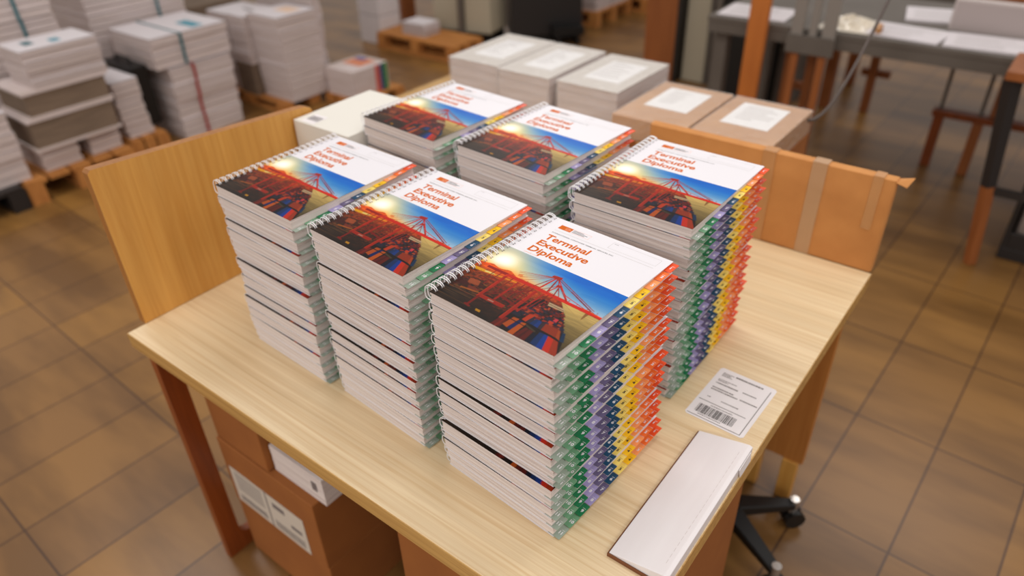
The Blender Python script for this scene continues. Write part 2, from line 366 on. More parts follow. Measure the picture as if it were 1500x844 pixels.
def cover_mesh(fine):
    mmx = np.arange(0, 216.01, 0.75 if fine else 2.0); mmx[-1] = 216
    if fine: mmy = np.concatenate([np.arange(0,158.01,0.75),[158.0,158.02,170,200,235,272]])
    else: mmy = np.array([0,1.2,2.5,4,6,8,11,15,25,50,80,110,140,158,158.05,272.0])
    X, Y = np.meshgrid(mmx, mmy); nx, ny = len(mmx), len(mmy)
    col = art_at(X, np.minimum(Y,157.9)); white = lin((229,226,231))
    col[Y > 158.01] = white
    n = nx*ny
    V = np.zeros((2*n,3)); V[:n,0] = X.ravel()/1000; V[:n,1] = Y.ravel()/1000; V[:n,2] = 0.0005
    V[n:] = V[:n]; V[n:,2] = 0.0
    idx = np.arange(n).reshape(ny,nx)
    q = np.stack([idx[:-1,:-1],idx[:-1,1:],idx[1:,1:],idx[1:,:-1]],-1).reshape(-1,4)
    F = [tuple(f) for f in q.tolist()]
    ring = list(idx[0,:]) + list(idx[1:,-1]) + list(idx[-1,-2::-1]) + list(idx[-2:0:-1,0])
    ring = [int(k) for k in ring]
    F += [(ring[(k+1)%len(ring)], ring[k], ring[k]+n, ring[(k+1)%len(ring)]+n) for k in range(len(ring))]
    F.append(tuple(k+n for k in reversed(ring)))
    Vl = V.tolist(); mi = [0]*len(F); C4 = np.ones((2*n,4)); C4[:n,:3] = col.reshape(-1,3); C4[n:,:3] = col.reshape(-1,3)
    mats = [M_print]
    if fine:
        mats += [M_orange, M_dark_ink, M_grey_ink, M_pale_ink, M_peach_ink]
        def extra(vs, fs, m_):
            o = len(Vl); Vl.extend([list(map(float,v)) for v in vs]); F.extend([tuple(i+o for i in f) for f in fs]); mi.extend([m_]*len(fs))
        z = 0.00058
        def T(s,x0,x1,yb,cap,m_,bold=0.0):
            vs, fs = text_geo(s, x0/1000, x1/1000 if x1 else None, yb/1000, cap/1000, z, bold); extra(vs, fs, m_)
        def Q(x0,x1,y0,y1,m_,zz=z): extra([(x0/1000,y0/1000,zz),(x1/1000,y0/1000,zz),(x1/1000,y1/1000,zz),(x0/1000,y1/1000,zz)],[(0,1,2,3)],m_)
        T('Terminal',30,110,208.5,15,1,0.024); T('Executive',31,123,188.5,15,1,0.024); T('Diploma',31,111,168,15,1,0.024)
        T('INTERNATIONAL CONTAINER TERMINAL SERVICES, INC.',29,142,229.4,2.6,2,0.01)
        T('JUNIOR LEVEL',31,57,160.8,2.6,5,0.0)
        Q(28,203,238.3,238.9,4)
        for a_ in [(121,203,263,263.4),(121,203,245,245.4),(121,121.4,245,263.4),(202.6,203,245,263.4)]: Q(*a_,4)
        T('NAME',124,131,259,1.8,3)
        Q(28,51,245.5,257,1)                                    # orange block of the emblem
        for a_ in [(51,85,256.6,257),(51,85,245.5,245.9),(84.6,85,245.5,257)]: Q(*a_,5)
        for yy,xe in [(253.6,72),(250.6,80),(247.6,76)]: Q(53,xe,yy,yy+1.5,3)
        ar = []
        for r0,x_,y_ in [(3.6,44,250.6)]:
            for k in range(18):
                a0 = 2*math.pi*k/18; a1 = 2*math.pi*(k+1)/18
                extra([((x_+r*math.cos(a))/1000,(y_+r*math.sin(a))/1000,z+0.00004) for a,r in ((a0,r0-0.5),(a0,r0),(a1,r0),(a1,r0-0.5))],[(0,1,2,3)],5)
        for yy in (248.5,250.5,252.5): Q(39,49,yy,yy+0.5,5,z+0.00004)
        for k in range(22):                                      # punched holes along the spine edge
            y = 6.5+k*12.35
            Q(6.2,8.4,y-2.6,y-0.9,3); Q(6.2,8.4,y+0.9,y+2.6,3)
    me = bpy.data.meshes.new('front_cover'); me.from_pydata(Vl, [], F); me.update()
    for m_ in mats: me.materials.append(m_)
    me.polygons.foreach_set('material_index', mi)
    at = me.attributes.new('print', 'FLOAT_COLOR', 'POINT')
    full = np.ones((len(Vl),4)); full[:2*n] = C4
    at.data.foreach_set('color', full.ravel())
    return me
COVER_FINE = cover_mesh(True); COVER_LOW = cover_mesh(False)

def page_mesh(t, seed):
    r = random.Random(seed); b = MB(); z = 0.0006; top = t-0.0005
    n = r.randint(9,12); cuts = sorted(r.random() for _ in range(n-1)); cuts = [0]+cuts+[1]
    for a, c in zip(cuts[:-1], cuts[1:]):
        if c-a < 0.004: continue
        y0 = 0.0004+r.uniform(0,0.0011); x1 = BW-0.0008-r.uniform(0,0.0013)
        b.box(0.0006+r.uniform(0,0.0012), x1, y0, BH-0.0005-r.uniform(0,.001), z+(top-z)*a, z+(top-z)*c)
    return b.mesh('page_block', M_paper)
def back_mesh():
    b = MB(); b.box(0, BW, 0, BH, 0, 0.0006); return b.mesh('back_cover', M_white)
def wire_mesh(t, up, dn, a, cx):
    b = MB(); 
    for k in range(22):
        for dy in (-0.0019, 0.0019):
            y = 0.0065+k*0.01235+dy; P = []
            for i in range(19):
                q = math.radians(40+ (320-80+40)*i/18)         # from the hole on the cover, over the spine edge, to below
                c, s = math.cos(q), math.sin(q)
                bz = up if s > 0 else dn
                e = 0.8 if s > 0 else 0.6
                P.append((cx + a*math.copysign(abs(c)**e, c), y + dy*0.35*(-c), t/2 + bz*math.copysign(abs(s)**e, s)))
            b.tube(P, 0.00078, 6)
    # the straight rod that the loops hang on
    b.tube([(cx-a*0.15, 0.004, t/2+up*0.15),(cx-a*0.15, BH-0.004, t/2+up*0.15)], 0.0006, 5)
    me = b.mesh('wire_binding', M_wire)
    for p in me.polygons: p.use_smooth = True
    return me
TABC = [(233,78,22),(240,112,42),(248,156,92),(250,198,22),(246,220,116),(18,72,106),(104,94,130),(162,152,200),(18,120,74),(110,160,124),(156,170,156)]
def tab_mesh(k):
    th = BH/11.0; L = th-0.0001
    b = MB(); x0, x1, r = -0.010, 0.0104, 0.0009
    pts = [(x0,0)] + [(x1-r+r*math.sin(a), r-r*math.cos(a)) for a in (0,math.pi/4,math.pi/2)] + [(x1-r+r*math.cos(a), L-r+r*math.sin(a)) for a in (0,math.pi/4,math.pi/2)] + [(x0,L)]
    b.prism(pts, 0, 0.0006, 0)
    vs, fs = text_geo(str(k), 0.0038 if k < 10 else 0.0022, None, L/2-0.0040, 0.0056, 0.00068, 0.035)
    b.add(vs, fs, 1)
    b.add([(0.0035,L/2+0.0035,0.00068),(0.0085,L/2+0.0035,0.00068),(0.0085,L/2+0.0041,0.00068),(0.0035,L/2+0.0041,0.00068)],[(0,1,2,3)],1)
    m = mat('tab_colour_%d' % k, TABC[k-1], 0.4)
    return b.mesh('index_tab', [m, M_dark_ink if k in (4,5) else M_white])
TABS = [tab_mesh(k) for k in range(1,12)]
BACK = back_mesh()

ORD = ['topmost','second','third','fourth','fifth','sixth','seventh','eighth','ninth','tenth','eleventh','twelfth','thirteenth','fourteenth','fifteenth','sixteenth','seventeenth','eighteenth']
proto = {}
def make_booklet(t, variant, top):
    """one booklet with its parts, at the origin"""
    root = bpy.data.objects.new('spiral_booklet', None); COL.objects.link(root); root.empty_display_size = 0.03
    link('back_cover', BACK, root); link('page_block', page_mesh(t, 100+variant), root)
    link('front_cover', COVER_FINE if top else COVER_LOW, root, (0,0,t-0.0005))
    w = wire_mesh(t, t/2+0.0058, t/2-0.0002, 0.0120, -0.0015) if top else wire_mesh(t, t/2-0.0003, t/2-0.0003, 0.0095, 0.0010)
    link('wire_binding', w, root)
    rr = random.Random(variant)
    for k in range(11):
        o = link('index_tab', TABS[k], root, (BW-0.0006, BH-(k+1)*BH/11+0.0003, t-0.0028-(k+0.5)*(t-0.0045)/11.0))
        o.rotation_euler.y = math.radians(rr.uniform(0,1.0))
    return root
def copy_tree(src):
    TW = random.uniform(-1.0,3.5); TX = random.uniform(-0.0025,0.0012)
    c = src.copy(); COL.objects.link(c)
    for ch in src.children:
        d = ch.copy(); COL.objects.link(d); d.parent = c
        if d.name.startswith('index_tab'): d.rotation_euler.y = math.radians(TW+random.uniform(-0.5,0.8)); d.location.x += TX+random.uniform(-0.0004,0.0004)
    return c

# key: x, y, rotation, height, number, words, shift of low booklets
STK = [
 ('front', 0.2796,-0.6714,-3.74,0.3382,17,'frontmost stack nearest the white carton'),
 ('middle',0.0094,-0.6537,-3.71,0.3400,17,'front middle stack'),
 ('left',-0.2533,-0.6477,-1.94,0.3400,16,'left stack beside the wooden side board'),
 ('right',0.2823,-0.3217,-0.9,0.3450,18,'right stack behind the paper label'),
 ('back left',-0.2892,-0.2645,-4.4,0.3355,16,'rear stack beside the tall white box'),
 ('back',-0.0133,-0.2781,-3.96,0.3420,17,'rear middle stack before the wrapped packs')]
used = {}
for key, sx, sy, th, H, n, words in STK:
    dt = H/n
    protos = {}
    rs = random.Random(sum(map(ord,key)))
    THK = [1.0, 0.90, 1.04, 0.97, 1.12]
    seq = [0]+[1+rs.randrange(4) for _ in range(n-1)]
    if n > 5: seq[1:5] = rs.sample([1,2,3,4],4)
    k_ = H/sum(THK[v]*1.0 for v in seq)
    lean = {'left':(0.004,0.0),'right':(-0.008,0.0)}.get(key,(0,0))
    z = H
    for i in range(n):                      # i = 0 is the topmost
        v = seq[i]; th_i = THK[v]*k_; z -= th_i; t = th_i-0.00005
        if v not in protos: protos[v] = make_booklet(t, v+10*len(used), i == 0); root = protos[v]
        else: root = copy_tree(protos[v])
        f = i/(n-1)
        if i == 0: ox = oy = dr = 0
        else:
            ox = lean[0]*f + rs.uniform(-0.0022,0.0022); oy = -rs.uniform(0,0.0014); dr = rs.uniform(-0.6,0.6)
            if f > 0.5 and rs.random() < 0.65: oy -= rs.uniform(0.001,0.0035)
            if rs.random() < 0.35: oy += 0.0035
        root.location = (sx+ox, sy+oy, z+0.0002); root.rotation_euler.z = math.radians(th+dr)
        pos = ORD[i]+(' from the top' if 0 < i < n-1 else '')
        if i == n-1: pos = 'lowest'
        look = 'wire-bound booklet, harbour crane cover' if i == 0 else 'wire-bound booklet with coloured tabs'
        tag(root, '%s, %s, %s' % (look, pos, words), 'booklet', 'booklets in the %s' % words)
    used[key] = protos

# ------------------------------------------------------------------ packing table
TX0, TX1, TY0, TY1 = -0.487, 0.668, -0.796, 0.293
tb = thing('packing_table', 'light beech packing table carrying the six stacks of booklets', 'table', (0,0,FZ))
def ch(o, p): o.parent = p; return o
D = -FZ
b = MB(); b.box(TX0, TX1, TY0, TY1, D-0.034, D); o = b.build('tabletop', [M_top], tb, bevel=0.002)
b = MB(); b.box(TX0-0.0012, TX1+0.0012, TY0-0.0012, TY1+0.0012, D-0.0345, D-0.0012); o = b.build('edge_band', M_topedge, tb)
def frame(x0, x1, y0, y1, name):
    """board frame with rounded inner cut-out, standing in the Y-Z plane"""
    b = MB(); w = 0.045; top = D-0.035; ra = 0.03
    for a,c in ((y0,y0+w),(y1-w,y1)): b.box(x0,x1,a,c,0,top)
    b.box(x0,x1,y0+w,y1-w,top-0.07,top); b.box(x0,x1,y0+w,y1-w,0.0,0.05)
    for (cy,s1) in ((y0+w,1),(y1-w,-1)):
        for (cz,s2) in ((top-0.07,-1),(0.05,1)):
            n = 6; arc = [(cy+s1*(ra-ra*math.sin(q*math.pi/2/n)), cz+s2*(ra-ra*math.cos(q*math.pi/2/n))) for q in range(n+1)]
            pts = [(cy,cz)]+arc
            k = len(pts); vs = [(x0,p[0],p[1]) for p in pts]+[(x1,p[0],p[1]) for p in pts]
            b.add(vs, [tuple(range(k)), tuple(range(2*k-1,k-1,-1))]+[((i+1)%k,i,k+i,k+(i+1)%k) for i in range(k)])
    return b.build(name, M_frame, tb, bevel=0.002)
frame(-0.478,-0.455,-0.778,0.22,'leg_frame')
b = MB(); b.box(-0.43,0.645,0.262,0.284,D-0.60,D-0.036); b.build('modesty_panel', wood_mat('panel_wood_shaded',(196,130,66),(180,114,54),(90,90,3.5)), tb, bevel=0.002)  # panel wood with the shade below the tabletop mixed into its colour
for x in (0.595,0.50):
    b = MB(); b.box(x,x+0.040,0.255,0.289,0.0,D-0.6005); b.build('leg', M_panel, tb, bevel=0.002)
b = MB(); b.box(-0.43,-0.38,0.235,0.2605,0.0,D-0.036); b.build('leg', M_panel, tb, bevel=0.002)
b = MB(); b.box(-0.438,0.57,-0.30,-0.24,D-0.07,D-0.036); b.build('support_rail', M_dark, tb)
# side board standing along the left edge
def board(name, label, cat, x, y0, y1, z0, za, zb, t, lean=0.0):
    b = MB(); r = 0.02
    pts = [(y0,z0),(y1,z0),(y1,zb-r),(y1-r*0.3,zb-r*0.3),(y1-r,zb),(y0+0.006,za),(y0,za-0.006)]
    k = len(pts); f = lambda z: -lean*(z-z0)
    vs = [(x+f(p[1]),p[0],p[1]) for p in pts]+[(x+t+f(p[1]),p[0],p[1]) for p in pts]
    b.add(vs, [tuple(range(k-1,-1,-1)), tuple(range(k,2*k))]+[(i,(i+1)%k,k+(i+1)%k,k+i) for i in range(k)])
    for i in range(k): b.m[-1-i] = 1
    o = b.build(name, [M_panel, M_paneledge], None)
    return tag(o, label, cat)
board('side_board','tall beech side board standing upright along the left edge of the packing table','board',-0.507,-0.757,-0.243,0.0005,0.345,0.315,0.021,0.008)

# rear table with the wrapped packs
rt = thing('rear_table','beech table behind the packing table, under the film-wrapped paper packs','table',(0,0,FZ))
b = MB(); b.box(-1.035,-0.06,0.297,0.93,D-0.034,D); b.build('tabletop', [M_topedge], rt, bevel=0.002)
for x in (-1.0,-0.13):
    for y in (0.33,0.86):
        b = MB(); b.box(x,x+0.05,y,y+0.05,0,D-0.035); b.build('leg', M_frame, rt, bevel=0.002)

# tall white box behind the side board
wb = thing('white_carton','tall white carton with small barcode, standing behind the rear end of the side board','box',(-0.482,-0.305,0.0004))
b = MB(); b.box(0,0.183,0,0.235,0,0.300); b.build('carton_body', M_bead, wb, bevel=0.0015)
b = MB(); b.box(0.02,0.062,0.005,0.05,0.3003,0.3006)
bb = b.build('label', M_sheet, wb)
b = MB()
for i in range(11): b.box(0.024+i*0.0033,0.024+i*0.0033+(0.0013 if i%3 else 0.0022),0.018,0.040,0.3007,0.3009)
b.build('barcode', M_grey_ink, bb)

# film-wrapped paper packs
def sag_sheet(b, w, d, z, n, mi):
    pass
def paper_pack(x, y, w, d, h, label, rz=0):
    t = thing('paper_pack', label, 'paper pack', (x,y,0.0004), rz, 'film-wrapped paper packs on the rear table')
    b = MB(); n = 7; 
    for i in range(n):
        e = random.uniform(-0.0015,0.0015)
        b.box(0.004+e,w-0.004+e,0.004,d-0.004-abs(e),h*i/n,h*(i+1)/n-0.0012)
    b.box(0.006,w-0.006,0.006,d-0.006,0,h-0.001)
    b.build('paper_stack', M_bundle, t)
    b = MB(); b.box(0.002,w-0.002,0.002,d-0.002,h-0.0012,h); b.build('cover_sheet', mat('pack_top',(206,198,190),0.45), t)
    b = MB(); b.box(0.05,w-0.04,0.07,d-0.06,h+0.0003,h+0.0007); lb = b.build('label', mat('pack_label',(238,236,236),0.5), t)
    b = MB()
    for i in range(7): b.box(0.06,0.06+random.uniform(0.03,w-0.12),d-0.075-i*0.022,d-0.070-i*0.022,h+0.0008,h+0.001)
    b.build('print', M_pale_ink, lb)
    b = MB(); b.box(-0.001,w+0.001,-0.001,d+0.001,0.0,h+0.0022); b.build('clear_wrap', M_film, t, bevel=0.004)
    return t
paper_pack(-0.742,0.50,0.205,0.32,0.197,'clear-wrapped white paper pack, leftmost of three on the rear table')
paper_pack(-0.528,0.483,0.195,0.325,0.200,'clear-wrapped white paper pack, middle of three on the rear table')
paper_pack(-0.310,0.485,0.208,0.31,0.201,'clear-wrapped white paper pack beside the brown kraft packs')

# cardboard boxes from the floor, kraft packs on them
def carton(x,y,z,w,d,h,label,m=M_card,seam=True,group=None,rz=0,tape=True):
    t = thing('cardboard_box', label, 'box', (x,y,z), rz, group)
    b = MB(); b.box(0,w,0,d,0,h); b.build('box_body', m, t, bevel=0.003)
    if tape:
        b = MB(); b.box(w/2-0.025,w/2+0.025,-0.0006,0.0,h-0.07,h); b.box(w/2-0.025,w/2+0.025,-0.0006,d,h,h+0.0006)
        b.build('tape', mat('brown_tape',(206,160,104),0.25), t)
    return t
for i,(x,w,nm) in enumerate(((-0.045,0.208,'left'),(0.170,0.208,'right'))):
    for k,(z0,z1) in enumerate(((FZ,-0.30),(-0.2995,0.138))):
        pos = 'upper' if k else 'lower'
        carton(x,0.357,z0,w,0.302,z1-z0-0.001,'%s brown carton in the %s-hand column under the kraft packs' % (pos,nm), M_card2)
    t = thing('kraft_pack','brown kraft pack with white label under film, '+('beside the white packs' if i==0 else 'right one by the strap'),'pack',(x,0.357,0.1385),0,'kraft packs behind the right stack')
    b = MB(); b.box(0.001,w-0.001,0.001,0.30,0,0.060); b.build('pack_body', M_kraft, t, bevel=0.003)
    b = MB(); b.box(0.04,w-0.045,0.10,0.26,0.0603,0.0607); lb = b.build('label', mat('pack_label',(238,236,236),0.5), t)
    b = MB()
    for j in range(6): b.box(0.06,0.06+random.uniform(0.04,0.09),0.235-j*0.018,0.239-j*0.018,0.0608,0.061)
    b.build('print', M_pale_ink, lb)
    b = MB(); b.box(-0.001,w+0.001,-0.0015,0.3015,-0.0002,0.0625); b.build('clear_wrap', M_film, t, bevel=0.004)

# flat cardboard pack standing at the back edge
fb = thing('flat_carton','flat upright cardboard carton bound with clear tape at the right rear table edge','box',(0.10,0.2945,0.0004-0.035+0.035))
b = MB(); 
b.prism([(0.0,0.004),(0.004,0.0),(0.561,0.0),(0.565,0.004),(0.565,0.026),(0.0,0.026)],0,0.2215)
b.build('carton_body', M_card, fb, bevel=0.002)
b = MB(); b.box(0.395,0.427,-0.0015,-0.0005,0.0,0.2225); b.box(0.395,0.427,-0.0015,0.027,0.2225,0.2235); b.build('clear_tape', mat('clear_tape',(186,146,108),0.18,coat=0.4), fb)
b = MB(); b.box(0.285,0.315,-0.0014,-0.0005,0.0,0.2225); b.box(0.285,0.315,-0.0014,0.027,0.2225,0.2232); b.build('clear_tape', mat('clear_tape2',(192,138,86),0.2,coat=0.3), fb)
b = MB(); b.box(0.520,0.540,-0.0014,-0.0005,0.10,0.2225); b.box(0.520,0.540,-0.0014,0.027,0.2225,0.2232); b.build('clear_tape', MATS['clear_tape2'], fb)
b = MB(); b.add([(0.563,0.001,0.218),(0.563,0.024,0.218),(0.592,0.030,0.224),(0.585,0.006,0.210),(0.563,0.001,0.2165),(0.563,0.024,0.2165),(0.592,0.030,0.2225),(0.585,0.006,0.2085)],[(0,1,2,3),(7,6,5,4),(0,3,7,4),(3,2,6,7),(2,1,5,6),(1,0,4,5)])
b.build('torn_flap', M_card, fb)

# shipping label on the table
sl = thing('shipping_label','white paper shipping label with barcode lying on the table right of the stacks','label',(0.532,-0.340,0.0003),math.radians(-1.5))
W_, L_ = 0.107,0.148
b = MB(); r=0.004
b.prism([(r,0),(W_-r,0),(W_,r),(W_,L_-r),(W_-r,L_),(r,L_),(0,L_-r),(0,r)],0,0.0004); lb = b.build('label_sheet', M_sheet, sl)
b = MB(); z0,z1 = 0.0005,0.0006
x = 0.012; rr = random.Random(3)
while x < 0.080:
    w = rr.choice((0.0007,0.0012,0.0018)); b.box(x,x+w,0.014,0.037,z0,z1); x += w+rr.choice((0.0007,0.0011,0.0016))
b.build('barcode', M_dark_ink, lb)
b = MB(); b.box(0.003,W_-0.007,0.0040,0.0052,z0,z1); b.box(W_-0.0082,W_-0.007,0.004,L_-0.012,z0,z1); b.box(0.004,W_-0.016,0.0470,0.0482,z0,z1)
for x0,x1,y,h in [(0.010,0.030,0.134,.0016),(0.010,0.026,0.130,.0016),(0.010,0.030,0.126,.0016),(0.034,0.085,0.134,.003),(0.010,0.044,0.114,.0014),(0.010,0.030,0.110,.0014),(0.010,0.052,0.102,.0024),(0.060,0.086,0.104,.0018),(0.010,0.050,0.088,.0022),(0.010,0.060,0.082,.0022),(0.064,0.096,0.083,.0022),(0.014,0.020,0.060,.0014),(0.040,0.072,0.060,.0016),(0.030,0.070,0.0405,.0014),(0.020,0.062,0.0098,.0013)]:
    q = x0
    while q < x1: 
        w = rr.uniform(0.001,0.004); b.box(q,min(q+w,x1),y,y+h*1.25,z0,z1); q += w+0.0009
b.build('printed_lines', mat('ink_brown',(84,72,66),0.5), lb)

# flat white carton at the near right corner
wc = thing('flat_white_carton','long flat white cardboard carton lying at the near right table corner','box',(0.577,-0.664,0.0004),math.radians(0.3))
b = MB(); cs = [(0,0),(0.090,0),(0.090,0.022),(0.084,0.024),(0.0,0.0065)]
b.add([(x,0,z) for x,z in cs]+[(x,0.292,z) for x,z in cs],[(0,1,2,3,4),(9,8,7,6,5)]+[(i,i+5,(i+1)%5+5,(i+1)%5) for i in range(5)])
b.build('carton_body', [M_sheet], wc, bevel=0.0010)
b = MB()
for i in range(22): b.box(0.0765,0.0769,0.02+i*0.0115,0.0275+i*0.0115,0.0224,0.0227)
b.build('perforation', mat('crease',(196,184,182),0.7), wc)
b = MB(); b.box(-0.0016,-0.0004,0.0,0.290,0.0,0.0062); b.box(-0.0016,0.088,-0.0026,-0.0006,0.0,0.0060); b.build('brown_flap', mat('corrugated_edge',(120,72,40),0.9), wc)
b = MB(); b.add([(0.0905,0.235,0.020),(0.0905,0.281,0.020),(0.0930,0.279,0.004),(0.0925,0.240,0.001),(0.0915,0.235,0.020),(0.0915,0.281,0.020),(0.0940,0.279,0.004),(0.0935,0.240,0.001)],[(0,1,2,3),(7,6,5,4),(0,3,7,4),(3,2,6,7),(2,1,5,6),(1,0,4,5)])
b.build('side_flap', M_sheet, wc)

# ------------------------------------------------------------------ under the table
def boxlabel(t,x0,x1,z0,z1,y,tilt=0):
    b = MB(); b.box(x0,x1,y-0.0008,y,z0,z1); lb = b.build('label', mat('carton_label',(206,196,182),0.6), t)
    b = MB(); w=(x1-x0); h=(z1-z0)
    b.box(x0+w*.49,x0+w*.51,y-0.0011,y-0.0009,z0,z1)
    for i in range(6): b.box(x0+w*.06,x0+w*.44,y-0.0011,y-0.0009,z1-h*(.12+.09*i),z1-h*(.09+.09*i))
    for i in range(20): b.box(x0+w*(.06+.019*i),x0+w*(.07+.019*i),y-0.0011,y-0.0009,z0+h*.08,z0+h*.26)
    for i in range(18): b.box(x0+w*(.56+.022*i),x0+w*(.57+.022*i),y-0.0011,y-0.0009,z0+h*.08,z0+h*.30)
    b.box(x0+w*.58,x0+w*.74,y-0.0011,y-0.0009,z0+h*.7,z0+h*.84); b.box(x0+w*.8,x0+w*.94,y-0.0011,y-0.0009,z0+h*.45,z0+h*.55)
    b.build('print', M_grey_ink, lb)
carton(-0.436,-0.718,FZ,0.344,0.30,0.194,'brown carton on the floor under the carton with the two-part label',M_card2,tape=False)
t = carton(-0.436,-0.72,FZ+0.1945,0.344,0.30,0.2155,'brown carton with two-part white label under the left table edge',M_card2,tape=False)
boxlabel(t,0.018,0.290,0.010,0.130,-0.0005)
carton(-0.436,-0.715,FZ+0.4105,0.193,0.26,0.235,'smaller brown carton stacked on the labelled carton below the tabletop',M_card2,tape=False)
pk = thing('booklet_bundle','white bundle of bound booklets lying on the labelled carton under the table','booklet bundle',(-0.238,-0.700,FZ+0.4105))
b = MB()
for i in range(6): b.box(random.uniform(0,.001),0.172,random.uniform(0,.001),0.22,i*0.013,i*0.013+0.0122)
b.build('page_block', M_paper, pk)
b = MB(); b.box(0.135,0.15,-0.0008,0.0002,0.03,0.055); b.build('label', M_grey_ink, pk)
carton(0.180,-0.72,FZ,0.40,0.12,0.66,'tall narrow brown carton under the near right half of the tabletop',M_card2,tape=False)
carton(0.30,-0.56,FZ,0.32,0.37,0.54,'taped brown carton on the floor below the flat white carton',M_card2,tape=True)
# office chair base
oc = thing('office_chair','office chair with black castor base and grey seat, pushed under the packing table','chair',(0.53,0.05,FZ))
for k in range(5):
    a = math.radians(45+72*k); c,s = math.cos(a),math.sin(a)
    b = MB(); M_ = Matrix.Rotation(a,4,'Z')
    vs = [(0.02,-0.025,0.085),(0.02,0.025,0.085),(0.19,0.014,0.065),(0.19,-0.014,0.065),(0.02,-0.025,0.12),(0.02,0.025,0.12),(0.19,0.014,0.085),(0.19,-0.014,0.085)]
    b.add([tuple(M_@Vector(v)) for v in vs],[(0,1,2,3),(7,6,5,4),(0,3,7,4),(3,2,6,7),(2,1,5,6),(1,0,4,5)])
    lg = b.build('base_leg', M_black, oc, bevel=0.004)
    b = MB(); b.tube([(0.19*c,0.19*s,0.05),(0.19*c,0.19*s,0.095)],0.012,12); b.build('castor_cap', M_chrome, lg)
    b = MB()
    for sgn in (-1,1):
        cx,cy = 0.195*c-sgn*0.012*s, 0.195*s+sgn*0.012*c
        b.tube([(cx-0.008*-s,cy-0.008*c,0.028),(cx+0.008*-s,cy+0.008*c,0.028)],0.027,16)
    b.build('castor', M_black, lg)
b = MB(); b.tube([(0,0,0.08),(0,0,0.14)],0.035,16); b.tube([(0,0,0.14),(0,0,0.40)],0.022,16); b.build('gas_lift', M_black, oc)
b = MB(); b.box(-0.22,0.045,-0.17,0.17,0.4005,0.46); b.build('seat', M_grey, oc, bevel=0.02)

# ------------------------------------------------------------------ background
def pallet(x,y,z,w,d,label,rz=0,m=None,hh=0.12):
    m = m or M_pallet; k = hh/0.12
    t = thing('wooden_pallet', label, 'pallet', (x,y,z), rz)
    n = max(3,int(d/0.11)); 
    for i in range(n):
        b = MB(); y0 = i*(d/n); b.box(0,w,y0+0.008,y0+d/n-0.008,0.10*k,0.12*k); b.build('deck_board', m, t)
    for i in range(3):
        for j in range(3):
            xx = (0,w/2-0.04,w-0.08)[i]; yy = (0,d/2-0.04,d-0.08)[j]
            b = MB(); b.box(xx,xx+0.08,yy,yy+0.08,0.02*k,0.0995*k); b.build('block', m, t)
    for j in range(3):
        yy = (0,d/2-0.04,d-0.08)[j]
        b = MB(); b.box(0,w,yy,yy+0.08,0,0.0195*k); b.build('skid', m, t)
    return t
def bundle(x,y,z,w,d,h,label,group,rz=0,tint=None,strap=None,top=True):
    t = thing('paper_bundle', label, 'paper bundle', (x,y,z), rz, group)
    b = MB(); n = max(2,int(round(h/0.036)))
    for i in range(n):
        e = random.uniform(-0.004,0.004); f = random.uniform(-0.004,0.004)
        b.box(0.004+e,w-0.004+e,0.004+f,d-0.004+f,h*i/n,h*(i+1)/n-0.0045)
    b.box(0.02,w-0.02,0.02,d-0.02,0.0005,h-0.001)
    b.build('paper_sheets', M_bundle, t)
    b = MB(); b.box(0.002,w-0.002,0.002,d-0.002,h-0.0006,h); b.build('top_sheet', M_bundle_top, t)
    if tint:
        for (u0,u1,v0,v1,mm) in tint:
            b = MB(); b.box(w*u0,w*u1,d*v0,d*v1,h+0.0004,h+0.0012); b.build('printed_patch', mm, t)
    if strap:
        v, mm = strap; b = MB()
        ya, yb = d*v-0.008, d*v+0.008
        b.box(w+0.006,w+0.0075,ya,yb,0,h)
        if top:
            b.add([(w+0.006,ya,h),(w+0.006,yb,h),(-0.006,yb,h+0.0015),(-0.006,ya,h+0.0015),(w+0.0075,ya,h+0.0005),(w+0.0075,yb,h+0.0005),(-0.006,yb,h+0.003),(-0.006,ya,h+0.003)],[(3,2,1,0),(4,5,6,7),(0,1,5,4),(1,2,6,5),(2,3,7,6),(3,0,4,7)])
        b.build('strap', mm, t)
    return t
def pile(x,y,z0,z1,w,d,n,words,rz=0,tint=None,strap=None,jit=0.006):
    hs = [random.uniform(0.85,1.15) for _ in range(n)]; s_ = sum(hs); z = z0
    for i in range(n):
        h = (z1-z0)*hs[i]/s_
        pos = 'topmost' if i == n-1 else ('lowest' if i == 0 else ORD[n-1-i]+' from the top')
        if n == 1: pos = 'single'
        jx = random.uniform(-jit,jit); jy = random.uniform(-jit,jit)
        bundle(x+jx,y+jy,z,w,d,h-0.0006,'paper bundle, %s, %s'%(pos,words),'bundles in the %s'%words,rz,tint if i==n-1 else None,strap,i==n-1)
        z += h
# A: front left pallet group (faces toward +X)
pallet(-3.85,-0.16,FZ,0.86,0.56,'pale wooden pallet at the far left under the dark-sided boxes',m=M_pallet)
pallet(-3.60,-0.60,FZ,0.62,0.43,'dark pallet at the left frame edge under the low pile',m=M_dark)
pile(-3.25,-0.40,FZ+0.1203,-0.28,0.22,0.30,3,'low pile at the left frame edge')
def greybox(x,y,z,w,d,h,label):
    t = thing('grey_box', label, 'box', (x,y,z),0,'grey-sided boxes of the left pallet')
    b = MB(); b.box(0.01,w-0.01,0.01,d-0.01,0.012,h-0.012); b.build('box_body', M_greybox, t)
    b = MB(); b.box(0,w,0,d,h-0.0118,h); b.build('lid', M_bundle, t)
    b = MB(); b.box(0,w,0,d,0,0.0118); b.build('base', M_bundle, t)
greybox(-3.33,-0.045,-0.50,0.33,0.43,0.155,'grey-sided box with pale rims, lower one of two on the left pallet')
greybox(-3.33,-0.02,-0.3445,0.33,0.41,0.128,'grey-sided box with pale rims, upper one of two on the left pallet')
